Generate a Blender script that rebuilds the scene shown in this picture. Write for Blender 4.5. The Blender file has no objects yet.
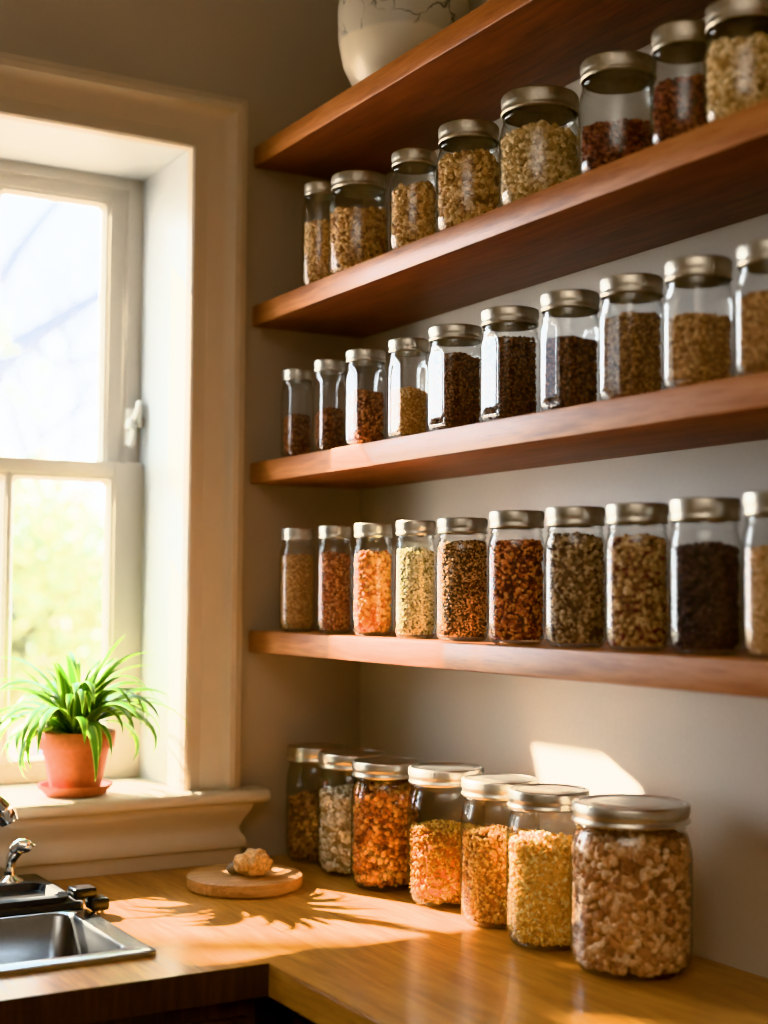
import bpy, bmesh, math, random
import numpy as np
from mathutils import Vector, Matrix
PI = math.pi
C = bpy.context.scene.collection
scn = bpy.context.scene

# ------------------------------------------------------------------ materials
def nt(name):
    m = bpy.data.materials.new(name); m.use_nodes = True
    t = m.node_tree; t.nodes.clear()
    o = t.nodes.new('ShaderNodeOutputMaterial')
    return m, t, o
def N(t, typ, **kw):
    n = t.nodes.new(typ)
    for k, v in kw.items():
        if k.startswith('i_'):
            key = k[2:].replace('_', ' ')
            n.inputs[key].default_value = v
        else: setattr(n, k, v)
    return n
def rgb(c): return (c[0], c[1], c[2], 1.0)
def srgb(r, g, b):
    f = lambda v: (v/255/12.92 if v/255 <= .04045 else ((v/255+.055)/1.055)**2.4)
    return (f(r), f(g), f(b))
def ramp(t, stops, interp='LINEAR'):
    n = t.nodes.new('ShaderNodeValToRGB'); r = n.color_ramp; r.interpolation = interp
    while len(r.elements) < len(stops): r.elements.new(.5)
    for e, (p, c) in zip(r.elements, stops): e.position = p; e.color = rgb(c)
    return n
def bsdf(t, o, **kw):
    b = t.nodes.new('ShaderNodeBsdfPrincipled')
    for k, v in kw.items(): b.inputs[k.replace('_', ' ')].default_value = v
    t.links.new(b.outputs[0], o.inputs[0]); return b
def plain(name, col, rough=.5, metal=0., bump=0., bscale=60., var=.06, coat=0., spec=.5):
    m, t, o = nt(name); b = bsdf(t, o, Roughness=rough, Metallic=metal)
    b.inputs['Coat Weight'].default_value = coat
    b.inputs['Specular IOR Level'].default_value = spec
    tc = N(t, 'ShaderNodeTexCoord'); no = N(t, 'ShaderNodeTexNoise'); no.inputs['Scale'].default_value = bscale
    no.inputs['Detail'].default_value = 4
    t.links.new(tc.outputs['Object'], no.inputs['Vector'])
    r = ramp(t, [(.3, tuple(max(0, c*(1-var)) for c in col)), (.7, tuple(min(1, c*(1+var)) for c in col))])
    t.links.new(no.outputs[0], r.inputs[0]); t.links.new(r.outputs[0], b.inputs['Base Color'])
    if bump:
        bp = N(t, 'ShaderNodeBump'); bp.inputs['Strength'].default_value = bump; bp.inputs['Distance'].default_value = .002
        t.links.new(no.outputs[0], bp.inputs['Height']); t.links.new(bp.outputs[0], b.inputs['Normal'])
    return m
def wood(name, dark, mid, light, rough=.4, axis='y', scale=1., coat=0., knots=True, spec=.5, bump=.15, strip=0.):
    m, t, o = nt(name); b = bsdf(t, o, Roughness=rough)
    b.inputs['Coat Weight'].default_value = coat; b.inputs['Coat Roughness'].default_value = .18
    b.inputs['Specular IOR Level'].default_value = spec
    tc = N(t, 'ShaderNodeTexCoord'); mp = N(t, 'ShaderNodeMapping')
    s = [11.*scale]*3; s['xyz'.index(axis)] = .9*scale
    mp.inputs['Scale'].default_value = s
    t.links.new(tc.outputs['Object'], mp.inputs['Vector'])
    n1 = N(t, 'ShaderNodeTexNoise'); n1.inputs['Scale'].default_value = 1.6; n1.inputs['Detail'].default_value = 5; n1.inputs['Distortion'].default_value = 1.1
    n2 = N(t, 'ShaderNodeTexNoise'); n2.inputs['Scale'].default_value = 14.; n2.inputs['Detail'].default_value = 6; n2.inputs['Roughness'].default_value = .7
    t.links.new(mp.outputs[0], n1.inputs['Vector']); t.links.new(mp.outputs[0], n2.inputs['Vector'])
    wv = N(t, 'ShaderNodeMath', operation='MULTIPLY'); wv.inputs[1].default_value = 26.
    t.links.new(n1.outputs[0], wv.inputs[0])
    sn = N(t, 'ShaderNodeMath', operation='SINE'); t.links.new(wv.outputs[0], sn.inputs[0])
    a = N(t, 'ShaderNodeMath', operation='MULTIPLY_ADD'); a.inputs[1].default_value = .10; t.links.new(sn.outputs[0], a.inputs[0]); t.links.new(n2.outputs[0], a.inputs[2])
    r = ramp(t, [(.22, dark), (.5, mid), (.78, light)])
    t.links.new(a.outputs[0], r.inputs[0])
    out = r.outputs[0]
    if strip:
        # narrow staves glued side by side
        sp = N(t, 'ShaderNodeSeparateXYZ'); t.links.new(tc.outputs['Object'], sp.inputs[0])
        dv = N(t, 'ShaderNodeMath', operation='DIVIDE'); dv.inputs[1].default_value = strip; t.links.new(sp.outputs[0], dv.inputs[0])
        fl = N(t, 'ShaderNodeMath', operation='FLOOR'); t.links.new(dv.outputs[0], fl.inputs[0])
        wn = N(t, 'ShaderNodeTexWhiteNoise', noise_dimensions='1D'); t.links.new(fl.outputs[0], wn.inputs['W'])
        mr = N(t, 'ShaderNodeMapRange'); mr.inputs['To Min'].default_value = .86; mr.inputs['To Max'].default_value = 1.1
        t.links.new(wn.outputs[0], mr.inputs[0])
        mx = N(t, 'ShaderNodeVectorMath', operation='SCALE'); t.links.new(out, mx.inputs[0]); t.links.new(mr.outputs[0], mx.inputs['Scale'])
        out = mx.outputs[0]
    t.links.new(out, b.inputs['Base Color'])
    bp = N(t, 'ShaderNodeBump'); bp.inputs['Strength'].default_value = bump; bp.inputs['Distance'].default_value = .001
    t.links.new(n2.outputs[0], bp.inputs['Height']); t.links.new(bp.outputs[0], b.inputs['Normal'])
    return m
def thin_glass(name, tint, edge, gloss=1., rough=.0, pw=2.6):
    m, t, o = nt(name)
    lw = N(t, 'ShaderNodeLayerWeight'); lw.inputs['Blend'].default_value = .5
    p = N(t, 'ShaderNodeMath', operation='POWER'); p.inputs[1].default_value = pw; t.links.new(lw.outputs['Facing'], p.inputs[0])
    cm = ramp(t, [(0., tint), (1., edge)]); t.links.new(p.outputs[0], cm.inputs[0])
    tr = N(t, 'ShaderNodeBsdfTransparent'); t.links.new(cm.outputs[0], tr.inputs[0])
    gl = N(t, 'ShaderNodeBsdfGlossy'); gl.inputs['Roughness'].default_value = rough; gl.inputs[0].default_value = (1, 1, 1, 1)
    p5 = N(t, 'ShaderNodeMath', operation='POWER'); p5.inputs[1].default_value = 5.; t.links.new(lw.outputs['Facing'], p5.inputs[0])
    g = N(t, 'ShaderNodeMath', operation='MULTIPLY_ADD'); g.inputs[1].default_value = .9; g.inputs[2].default_value = .045*gloss; g.use_clamp = True; t.links.new(p5.outputs[0], g.inputs[0])
    mx = N(t, 'ShaderNodeMixShader'); t.links.new(g.outputs[0], mx.inputs[0]); t.links.new(tr.outputs[0], mx.inputs[1]); t.links.new(gl.outputs[0], mx.inputs[2])
    t.links.new(mx.outputs[0], o.inputs[0]); return m
def grain(name, cols, rough=.65, sub=.0):
    """chunky food: every piece takes its own colour from the list"""
    m, t, o = nt(name); b = bsdf(t, o, Roughness=rough)
    ge = N(t, 'ShaderNodeNewGeometry')
    n = len(cols); r = ramp(t, [(i/n, c) for i, c in enumerate(cols)], 'CONSTANT')
    t.links.new(ge.outputs['Random Per Island'], r.inputs[0])
    tc = N(t, 'ShaderNodeTexCoord'); no = N(t, 'ShaderNodeTexNoise'); no.inputs['Scale'].default_value = 260; no.inputs['Detail'].default_value = 3
    t.links.new(tc.outputs['Object'], no.inputs['Vector'])
    mr = N(t, 'ShaderNodeMapRange'); mr.inputs['From Min'].default_value = .3; mr.inputs['From Max'].default_value = .7
    mr.inputs['To Min'].default_value = 1.0; mr.inputs['To Max'].default_value = 1.5
    t.links.new(no.outputs[0], mr.inputs[0])
    mx = N(t, 'ShaderNodeVectorMath', operation='SCALE'); t.links.new(r.outputs[0], mx.inputs[0]); t.links.new(mr.outputs[0], mx.inputs['Scale'])
    t.links.new(mx.outputs[0], b.inputs['Base Color'])
    return m

M = {}
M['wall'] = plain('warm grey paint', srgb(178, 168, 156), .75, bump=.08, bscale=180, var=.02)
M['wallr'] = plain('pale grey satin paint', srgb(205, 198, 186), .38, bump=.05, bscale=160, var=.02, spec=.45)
M['ceil'] = plain('ceiling paint', srgb(200, 195, 185), .9)
M['floor'] = wood('floor boards', srgb(70, 42, 22), srgb(105, 66, 38), srgb(130, 86, 52), .45)
M['trim'] = plain('cream gloss paint', srgb(196, 182, 164), .42, bscale=30, var=.015)
M['frame'] = plain('shaded sash paint', srgb(206, 200, 190), .4, bscale=30, var=.015)
M['sashp'] = plain('white sash paint', srgb(176, 179, 180), .4, bscale=30, var=.015)
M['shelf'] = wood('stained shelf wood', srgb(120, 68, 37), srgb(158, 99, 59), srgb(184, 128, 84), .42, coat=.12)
M['under'] = wood('shade-toned red underside', srgb(78, 34, 14), srgb(120, 60, 28), srgb(146, 82, 42), .45)  # shelf wood darkened and reddened: the underside's shade is in this colour
M['underd'] = wood('shade-toned dark underside', srgb(58, 24, 10), srgb(88, 40, 18), srgb(108, 54, 26), .45)  # deeper painted shade for the undersides of the two upper shelves
M['counter'] = wood('oiled counter wood', srgb(138, 88, 40), srgb(174, 119, 57), srgb(200, 147, 76), .3, coat=.22, scale=1.3, strip=.041, bump=.08)
M['cab'] = wood('dark cabinet wood', srgb(38, 22, 16), srgb(58, 36, 26), srgb(78, 50, 36), .4, axis='z')
M['board'] = wood('pale board wood', srgb(150, 100, 58), srgb(186, 138, 90), srgb(208, 164, 116), .55, axis='x', scale=1.6)
M['glass'] = thin_glass('jar glass', (.965, .968, .962), (.42, .44, .42), 1.15)
M['glassg'] = thin_glass('green jar glass', (.95, .96, .95), (.32, .35, .33), 1.1)
M['glasss'] = thin_glass('square jar glass', (.955, .962, .962), (.44, .47, .47), 1.9)
M['pane'] = thin_glass('window glass', (.97, .98, .98), (.85, .9, .9), .8)
M['lid'] = plain('brushed tin lid', (.56, .53, .47), .38, 1., bump=.1, bscale=90, var=.1)
M['lidd'] = plain('aged pewter lid', (.48, .44, .37), .42, 1., bump=.1, bscale=90, var=.12)
M['lidg'] = plain('warm steel lid', (.64, .60, .53), .33, 1., bump=.06, bscale=70, var=.08)
M['liner'] = plain('dark lid gap', (.08, .07, .06), .6)
M['terra'] = plain('terracotta', srgb(176, 98, 62), .75, bump=.25, bscale=110, var=.12)
M['soil'] = plain('potting soil', srgb(52, 36, 26), .95, bump=.8, bscale=160, var=.4)
M['chrome'] = plain('chrome', (.86, .85, .83), .07, 1., var=.01)
M['lever'] = plain('white enamel', srgb(238, 236, 230), .3, var=.02)
M['steel'] = plain('brushed steel', (.36, .37, .38), .27, 1., bump=.05, bscale=240, var=.06)
M['black'] = plain('black plastic', (.012, .012, .014), .28, var=.1)
M['tray'] = plain('charcoal enamel', (.04, .042, .047), .45, var=.1)
M['bark'] = plain('grey bark', srgb(104, 106, 114), .9, bscale=12, var=.3)
M['cookie'] = plain('oat crumb', srgb(208, 164, 112), .9, bump=.9, bscale=210, var=.35)
M['greynut'] = plain('grey nut shell', srgb(150, 138, 122), .7, bump=.5, bscale=160, var=.2)
M['grass'] = plain('pale gravel', srgb(176, 160, 146), .9, bscale=3, var=.3)

def leaf_mat(name, c0, c1, trans=.45, rough=.4):
    m, t, o = nt(name)
    ge = N(t, 'ShaderNodeNewGeometry'); r = ramp(t, [(0., c0), (1., c1)]); t.links.new(ge.outputs['Random Per Island'], r.inputs[0])
    b = N(t, 'ShaderNodeBsdfPrincipled'); b.inputs['Roughness'].default_value = rough; t.links.new(r.outputs[0], b.inputs['Base Color'])
    tl = N(t, 'ShaderNodeBsdfTranslucent')
    hs = N(t, 'ShaderNodeHueSaturation'); hs.inputs['Value'].default_value = 1.2; hs.inputs['Hue'].default_value = .49; t.links.new(r.outputs[0], hs.inputs['Color']); t.links.new(hs.outputs[0], tl.inputs[0])
    mx = N(t, 'ShaderNodeMixShader'); mx.inputs[0].default_value = trans
    t.links.new(b.outputs[0], mx.inputs[1]); t.links.new(tl.outputs[0], mx.inputs[2]); t.links.new(mx.outputs[0], o.inputs[0]); return m
def blade_mat():
    m, t, o = nt('striped blade leaf')
    uv = N(t, 'ShaderNodeUVMap'); sp = N(t, 'ShaderNodeSeparateXYZ'); t.links.new(uv.outputs[0], sp.inputs[0])
    r = ramp(t, [(0., srgb(150, 172, 84)), (.16, srgb(84, 122, 36)), (.34, srgb(44, 88, 24)), (.5, srgb(64, 110, 32)), (.66, srgb(44, 88, 24)), (.84, srgb(84, 122, 36)), (1., srgb(156, 176, 90))])
    t.links.new(sp.outputs[0], r.inputs[0])
    b = N(t, 'ShaderNodeBsdfPrincipled'); b.inputs['Roughness'].default_value = .33; t.links.new(r.outputs[0], b.inputs['Base Color'])
    tl = N(t, 'ShaderNodeBsdfTranslucent'); hs = N(t, 'ShaderNodeHueSaturation'); hs.inputs['Value'].default_value = 1.7; hs.inputs['Hue'].default_value = .48
    t.links.new(r.outputs[0], hs.inputs['Color']); t.links.new(hs.outputs[0], tl.inputs[0])
    mx = N(t, 'ShaderNodeMixShader'); mx.inputs[0].default_value = .3
    t.links.new(b.outputs[0], mx.inputs[1]); t.links.new(tl.outputs[0], mx.inputs[2]); t.links.new(mx.outputs[0], o.inputs[0]); return m
M['blade'] = blade_mat()
M['hedge'] = leaf_mat('hedge leaf', srgb(104, 114, 84), srgb(188, 182, 142), .3)
M['treeleaf'] = leaf_mat('tree leaf', srgb(150, 160, 90), srgb(205, 205, 150), .5)
def marble_mat():
    m, t, o = nt('cracked glaze'); b = bsdf(t, o, Roughness=.35)
    b.inputs['Coat Weight'].default_value = .3
    tc = N(t, 'ShaderNodeTexCoord')
    no = N(t, 'ShaderNodeTexNoise'); no.inputs['Scale'].default_value = 9; no.inputs['Detail'].default_value = 6; t.links.new(tc.outputs['Object'], no.inputs['Vector'])
    mv = N(t, 'ShaderNodeMixRGB'); mv.inputs[0].default_value = .16; t.links.new(tc.outputs['Object'], mv.inputs[1]); t.links.new(no.outputs['Color'], mv.inputs[2])
    vo = N(t, 'ShaderNodeTexVoronoi', feature='DISTANCE_TO_EDGE'); vo.inputs['Scale'].default_value = 9.5; t.links.new(mv.outputs[0], vo.inputs['Vector'])
    r = ramp(t, [(0., (0, 0, 0)), (.028, (1, 1, 1))]); t.links.new(vo.outputs[0], r.inputs[0])
    # veins only on the upper, marbled band; lower part plain cream
    sp = N(t, 'ShaderNodeSeparateXYZ'); t.links.new(tc.outputs['Object'], sp.inputs[0])
    mr = N(t, 'ShaderNodeMapRange'); mr.inputs['From Min'].default_value = .088; mr.inputs['From Max'].default_value = .094
    wob = N(t, 'ShaderNodeMath', operation='MULTIPLY_ADD'); wob.inputs[1].default_value = .03; t.links.new(no.outputs[0], wob.inputs[0]); t.links.new(sp.outputs[2], wob.inputs[2])
    sb = N(t, 'ShaderNodeMath', operation='SUBTRACT'); sb.inputs[1].default_value = .015; t.links.new(wob.outputs[0], sb.inputs[0]); t.links.new(sb.outputs[0], mr.inputs[0])
    no2 = N(t, 'ShaderNodeTexNoise'); no2.inputs['Scale'].default_value = 14; t.links.new(tc.outputs['Object'], no2.inputs['Vector'])
    mask = ramp(t, [(.42, (0, 0, 0)), (.55, (1, 1, 1))]); t.links.new(no2.outputs[0], mask.inputs[0])
    inv = N(t, 'ShaderNodeMath', operation='SUBTRACT'); inv.inputs[0].default_value = 1.; t.links.new(r.outputs[0], inv.inputs[1])
    v1 = N(t, 'ShaderNodeMath', operation='MULTIPLY'); t.links.new(inv.outputs[0], v1.inputs[0]); t.links.new(mr.outputs[0], v1.inputs[1])
    v2 = N(t, 'ShaderNodeMath', operation='MULTIPLY'); t.links.new(v1.outputs[0], v2.inputs[0]); t.links.new(mask.outputs[0], v2.inputs[1])
    base = N(t, 'ShaderNodeMixRGB'); base.inputs[1].default_value = rgb(srgb(216, 204, 182)); base.inputs[2].default_value = rgb(srgb(196, 188, 172)); t.links.new(mr.outputs[0], base.inputs[0])
    fin = N(t, 'ShaderNodeMixRGB'); fin.inputs[2].default_value = rgb(srgb(70, 76, 80)); t.links.new(v2.outputs[0], fin.inputs[0]); t.links.new(base.outputs[0], fin.inputs[1])
    t.links.new(fin.outputs[0], b.inputs['Base Color']); return m
M['marble'] = marble_mat()
M['stone'] = plain('sage stoneware', srgb(150, 146, 124), .5, bscale=40, var=.08)

# ------------------------------------------------------------------ mesh helpers
def link(name, me, mat, parent=None, loc=(0, 0, 0), smooth=False, rot=None):
    o = bpy.data.objects.new(name, me); C.objects.link(o)
    if mat is not None:
        for x in (mat if isinstance(mat, (list, tuple)) else [mat]): me.materials.append(x)
    if parent: o.parent = parent
    o.location = loc
    if rot: o.rotation_euler = rot
    if smooth:
        me.polygons.foreach_set('use_smooth', [True]*len(me.polygons))
    return o
def from_bm(name, bm, mat, parent=None, loc=(0, 0, 0), smooth=False, rot=None, norm=True):
    if norm: bmesh.ops.recalc_face_normals(bm, faces=bm.faces)
    me = bpy.data.meshes.new(name); bm.to_mesh(me); bm.free()
    return link(name, me, mat, parent, loc, smooth, rot)
def sharp(o, ang=35):
    me = o.data
    me.polygons.foreach_set('use_smooth', [True]*len(me.polygons))
    bm = bmesh.new(); bm.from_mesh(me)
    for e in bm.edges:
        if len(e.link_faces) == 2 and e.calc_face_angle(0) > math.radians(ang): e.smooth = False
    bm.to_mesh(me); bm.free(); return o
def add_box(bm, x0, x1, y0, y1, z0, z1, bevel=0., seg=2):
    vs = [bm.verts.new((x, y, z)) for x in (x0, x1) for y in (y0, y1) for z in (z0, z1)]
    f = [(0, 1, 3, 2), (4, 6, 7, 5), (0, 4, 5, 1), (2, 3, 7, 6), (0, 2, 6, 4), (1, 5, 7, 3)]
    fs = [bm.faces.new([vs[i] for i in q]) for q in f]
    if bevel:
        es = list({e for q in fs for e in q.edges})
        bmesh.ops.bevel(bm, geom=es, offset=bevel, segments=seg, affect='EDGES', profile=.5)
def box(name, x0, x1, y0, y1, z0, z1, mat, parent=None, bevel=0., loc=(0, 0, 0)):
    bm = bmesh.new(); add_box(bm, x0, x1, y0, y1, z0, z1, bevel)
    o = from_bm(name, bm, mat, parent, loc)
    if bevel: sharp(o, 40)
    return o
def lathe(bm, prof, n=48, sec=None, cap0=True, cap1=True, off=(0, 0, 0)):
    """prof: (radius, z[, squareness]); sec(theta, squareness) scales the radius"""
    rings = []
    for q in prof:
        r, z = q[0], q[1]; s = q[2] if len(q) > 2 else 0
        if r < 1e-6: rings.append([bm.verts.new((off[0], off[1], off[2]+z))]); continue
        ring = []
        for i in range(n):
            a = 2*PI*i/n; k = sec(a, s) if sec else 1.
            ring.append(bm.verts.new((off[0]+r*k*math.cos(a), off[1]+r*k*math.sin(a), off[2]+z)))
        rings.append(ring)
    for a, b in zip(rings[:-1], rings[1:]):
        for i in range(n):
            j = (i+1) % n
            if len(a) == 1 and len(b) == 1: break
            if len(a) == 1: bm.faces.new((a[0], b[i], b[j]))
            elif len(b) == 1: bm.faces.new((a[i], a[j], b[0]))
            else: bm.faces.new((a[i], a[j], b[j], b[i]))
    if cap0 and len(rings[0]) > 1: bm.faces.new(list(reversed(rings[0])))
    if cap1 and len(rings[-1]) > 1: bm.faces.new(rings[-1])
def tube(bm, pts, rad, n=12, cap=True):
    pts = [Vector(p) for p in pts]; rings = []
    up = Vector((0, 0, 1))
    for i, p in enumerate(pts):
        d = (pts[min(i+1, len(pts)-1)]-pts[max(i-1, 0)]).normalized()
        a = d.cross(up)
        if a.length < .05: a = d.cross(Vector((1, 0, 0)))
        a.normalize(); b = a.cross(d).normalized()
        if rings and a.dot(pa) < 0: a, b = -a, -b
        pa = a
        r = rad[i] if isinstance(rad, (list, tuple)) else rad
        rings.append([bm.verts.new(p+a*r*math.cos(2*PI*k/n)+b*r*math.sin(2*PI*k/n)) for k in range(n)])
    for A, B in zip(rings[:-1], rings[1:]):
        for k in range(n): bm.faces.new((A[k], A[(k+1) % n], B[(k+1) % n], B[k]))
    if cap: bm.faces.new(list(reversed(rings[0]))); bm.faces.new(rings[-1])
def curve_pts(ctrl, n=10):
    P = [Vector(c) for c in ctrl]; out = []
    P = [P[0]*2-P[1]]+P+[P[-1]*2-P[-2]]
    for i in range(1, len(P)-2):
        a, b, c, d = P[i-1:i+3]
        for k in range(n):
            t = k/n
            out.append(.5*((2*b)+(c-a)*t+(2*a-5*b+4*c-d)*t*t+(3*b-a-3*c+d)*t**3))
    out.append(P[-2]); return out
def empty(name, loc, label=None, cat=None, group=None, kind=None):
    o = bpy.data.objects.new(name, None); C.objects.link(o); o.location = loc; o.empty_display_size = .05
    return tag(o, label, cat, group, kind)
def tag(o, label=None, cat=None, group=None, kind=None):
    if label: o['label'] = label
    if cat: o['category'] = cat
    if group: o['group'] = group
    if kind: o['kind'] = kind
    return o
def struct(o): o['kind'] = 'structure'; return o

# ------------------------------------------------------------------ levels (metres)
ZC = .91
SH = .226                       # shelf depth
TH = .037                       # shelf thickness
Z3, Z2, Z1, Z0 = 1.3025, 1.5951, 1.8734, 2.1585
XR, XL = -.345, -1.173          # window opening
ZS, ZT = 1.035, 2.136           # sill top, head

# ------------------------------------------------------------------ room shell
bm = bmesh.new()
add_box(bm, XR, .12, 0, .27, 0, 2.7); add_box(bm, -3.2, XL, 0, .27, 0, 2.7)
add_box(bm, XL, XR, 0, .27, 0, 1.012); add_box(bm, XL, XR, 0, .27, ZT, 2.7)
struct(from_bm('wall_back', bm, M['wall']))
struct(box('wall_right', 0, .12, -3.6, 0, 0, 2.7, M['wallr']))
struct(box('wall_left', -3.32, -3.2, -3.6, .27, 0, 2.7, M['wall']))
struct(box('wall_front', -3.32, .12, -3.72, -3.6, 0, 2.7, M['wall']))
struct(box('floor', -3.32, .12, -3.72, .27, -.05, 0, M['floor']))
struct(box('ceiling', -3.32, .12, -3.72, .27, 2.7, 2.75, M['ceil']))

# window: lining, two sashes, sill, apron, casing
win = struct(empty('window_1', ((XL+XR)/2, 0, ZS)))
def wpart(name, bm, mat, parent=win, bev=True):
    W = win.location
    if parent is win:
        bmesh.ops.translate(bm, verts=bm.verts, vec=-W)
    o = from_bm(name, bm, mat, parent)
    return sharp(o, 30)
bm = bmesh.new()
add_box(bm, XR-.001, XR+.012, -.004, .27, ZS, ZT+.012)
add_box(bm, XL-.012, XL+.001, -.004, .27, ZS, ZT+.012)
add_box(bm, XL, XR, -.004, .27, ZT-.001, ZT+.012)
wpart('jamb_lining', bm, M['sashp'])
def rrect(x0, x1, y0, y1, r, n=6):
    out = []
    for cx, cy, a0 in ((x1-r, y1-r, 0), (x0+r, y1-r, PI/2), (x0+r, y0+r, PI), (x1-r, y0+r, 1.5*PI)):
        for k in range(n+1): a = a0+PI/2*k/n; out.append((cx+r*math.cos(a), cy+r*math.sin(a)))
    return out
def loft(bm, loops, cap0=False, cap1=False):
    R = [[bm.verts.new(p) for p in L] for L in loops]
    for A, B in zip(R[:-1], R[1:]):
        for i in range(len(A)): j = (i+1) % len(A); bm.faces.new((A[i], A[j], B[j], B[i]))
    if cap0: bm.faces.new(list(reversed(R[0])))
    if cap1: bm.faces.new(R[-1])
def sash(name, y0, y1, z0, z1, gz0, gz1, pw, gl, gr):
    """gl, gr, gz0, gz1 and pw +- .012 bound the panes' daylight openings"""
    root = bpy.data.objects.new(name, None); C.objects.link(root); root.parent = win
    def sp(nm, bm, mat, sm=True):
        bmesh.ops.translate(bm, verts=bm.verts, vec=-win.location)
        o = from_bm(nm, bm, mat, root); return sharp(o, 30) if sm else o
    B = .011
    for nm, (a, b, c, d) in (('stile', (gr+B, XR, z0, z1)), ('stile', (XL, gl-B, z0, z1)), ('rail', (gl-B, gr+B, gz1+B, z1)), ('rail', (gl-B, gr+B, z0, gz0-B))):
        bm = bmesh.new(); add_box(bm, a, b, y0, y1, c, d, .002); sp(nm, bm, M['frame'])
    ym = (y0+y1)/2
    for a, b in ((gl, pw-.012), (pw+.012, gr)):
        bm = bmesh.new()
        P = lambda x0, x1, c, d, r, y: [(x, y, z) for x, z in rrect(x0, x1, c, d, r)]
        al = a-(B if a == gl else .0118); br = b+(B if b == gr else .0118)
        loft(bm, [P(al, br, gz0-B, gz1+B, .0006, y0+.003), P(a-.005, b+.005, gz0-.005, gz1+.005, .006, y0+.004), P(a-.0035, b+.0035, gz0-.0035, gz1+.0035, .008, y0+.008), P(a, b, gz0, gz1, .011, ym-.001), P(a, b, gz0, gz1, .011, ym+.006)])
        sp('glazing_bead', bm, M['frame'])
        bm = bmesh.new(); vs = [bm.verts.new(v) for v in ((a-.002, ym, gz0-.002), (b+.002, ym, gz0-.002), (b+.002, ym, gz1+.002), (a-.002, ym, gz1+.002))]; bm.faces.new(vs)
        sp('glass_pane', bm, M['pane'], False)
    bm = bmesh.new(); add_box(bm, pw-.0115, pw+.0115, ym+.006, y1, gz0-B, gz1+B, .002); add_box(bm, pw-.004, pw+.004, y0, ym, gz0-B, gz1+B, .002); sp('muntin', bm, M['frame'])
    return root
us = sash('upper_sash', .232, .262, 1.578, ZT, 1.606, 2.080, -.617, -1.120, -.418)
ls = sash('lower_sash', .200, .231, ZS, 1.603, 1.078, 1.566, -.593, -1.115, -.412)
# thin raised step round the upper sash
bm = bmesh.new()
add_box(bm, XR-.034, XR-.030, .229, .233, ZS, ZT-.022, .001); add_box(bm, XL+.03, XR-.03, .229, .233, ZT-.026, ZT-.022, .001)
add_box(bm, XR-.030, XR, .224, .233, 1.604, ZT, .001); add_box(bm, XL, XR-.03, .224, .233, ZT-.022, ZT, .001)
wpart('sash_stop', bm, M['frame'])
# lever on the upper sash stile
bm = bmesh.new()
lx, lz, ly = -.366, 1.676, .2235
add_box(bm, lx-.010, lx+.012, ly-.006, ly, lz-.038, lz+.030, .003)
tube(bm, curve_pts([(lx, ly-.004, lz+.004), (lx, ly-.026, lz+.008), (lx+.004, ly-.032, lz+.026), (lx+.008, ly-.026, lz+.038), (lx+.013, ly-.02, lz+.024), (lx+.013, ly-.018, lz-.006)], 6), .0055, 10)
tube(bm, curve_pts([(lx, ly-.022, lz+.010), (lx-.009, ly-.028, lz+.002), (lx-.011, ly-.03, lz-.010)], 5), [.006]*5+[.0065]*5+[.008], 10)
tube(bm, curve_pts([(lx, ly-.02, lz), (lx-.002, ly-.022, lz-.022), (lx-.008, ly-.024, lz-.042)], 5), [.0055]*10+[.0065], 10)
bmesh.ops.translate(bm, verts=bm.verts, vec=-win.location)
o = from_bm('sash_lever', bm, M['lever'], us, smooth=True); o['label'] = 'white curved sash lever'

# casing: moulded profile (inner edge -> outer edge), mitred at the corners
prof = [(w*.89 if w > 0 else w, d) for w, d in [(-.004, 0.), (-.004, .018), (.000, .022), (.008, .022), (.010, .016), (.030, .015), (.034, .017), (.060, .021), (.076, .030), (.080, .036), (.092, .037), (.098, .032), (.106, .030), (.106, 0.)]]
def casing(parent):
    bm = bmesh.new(); R = []
    for (w, d) in prof:
        y = -d
        R.append([bm.verts.new(v) for v in ((XR+w, y, ZS), (XR+w, y, ZT+w), (XL-w, y, ZT+w), (XL-w, y, ZS))])
    for a, b in zip(R[:-1], R[1:]):
        for i in range(3): bm.faces.new((a[i], a[i+1], b[i+1], b[i]))
    bm.faces.new([r[0] for r in R]); bm.faces.new([r[3] for r in R])
    return wpart('casing', bm, M['trim'])
casing(win)
# sill board with rounded nose and end horn
bm = bmesh.new()
add_box(bm, XL-.14, -.205, -.062, -.0005, 1.013, ZS, .009, 4)
add_box(bm, XL, XR, -.03, .27, 1.013, ZS-.0005)
M['sill'] = plain('cream sill paint', srgb(206, 196, 180), .4, bscale=30, var=.015)
wpart('window_sill', bm, M['sill'])
ap = [(.012, .026), (.030, .0265), (.045, .024), (.058, .017), (.063, .0155), (.072, .0165), (.083, .024), (.094, .029), (.101, .030), (.1015, .027), (.1023, .012)]
apz = [(1.013, .046), (1.006, .046), (.996, .042), (.985, .034), (.972, .029), (.962, .030), (.954, .035), (.947, .038), (.938, .037), (.936, .030), (.928, .030), (.9105, .030)]
bm = bmesh.new(); R = []
for z, d in apz:
    e = -.279+d
    R.append([bm.verts.new(v) for v in ((XL-.08-d, -.0005, z), (XL-.08-d, -d, z), (e, -d, z), (e, -.0005, z))])
for a, b in zip(R[:-1], R[1:]):
    for i in range(3): bm.faces.new((a[i], a[i+1], b[i+1], b[i]))
bm.faces.new(R[0]); bm.faces.new(list(reversed(R[-1])))
wpart('apron', bm, M['trim'])

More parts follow.
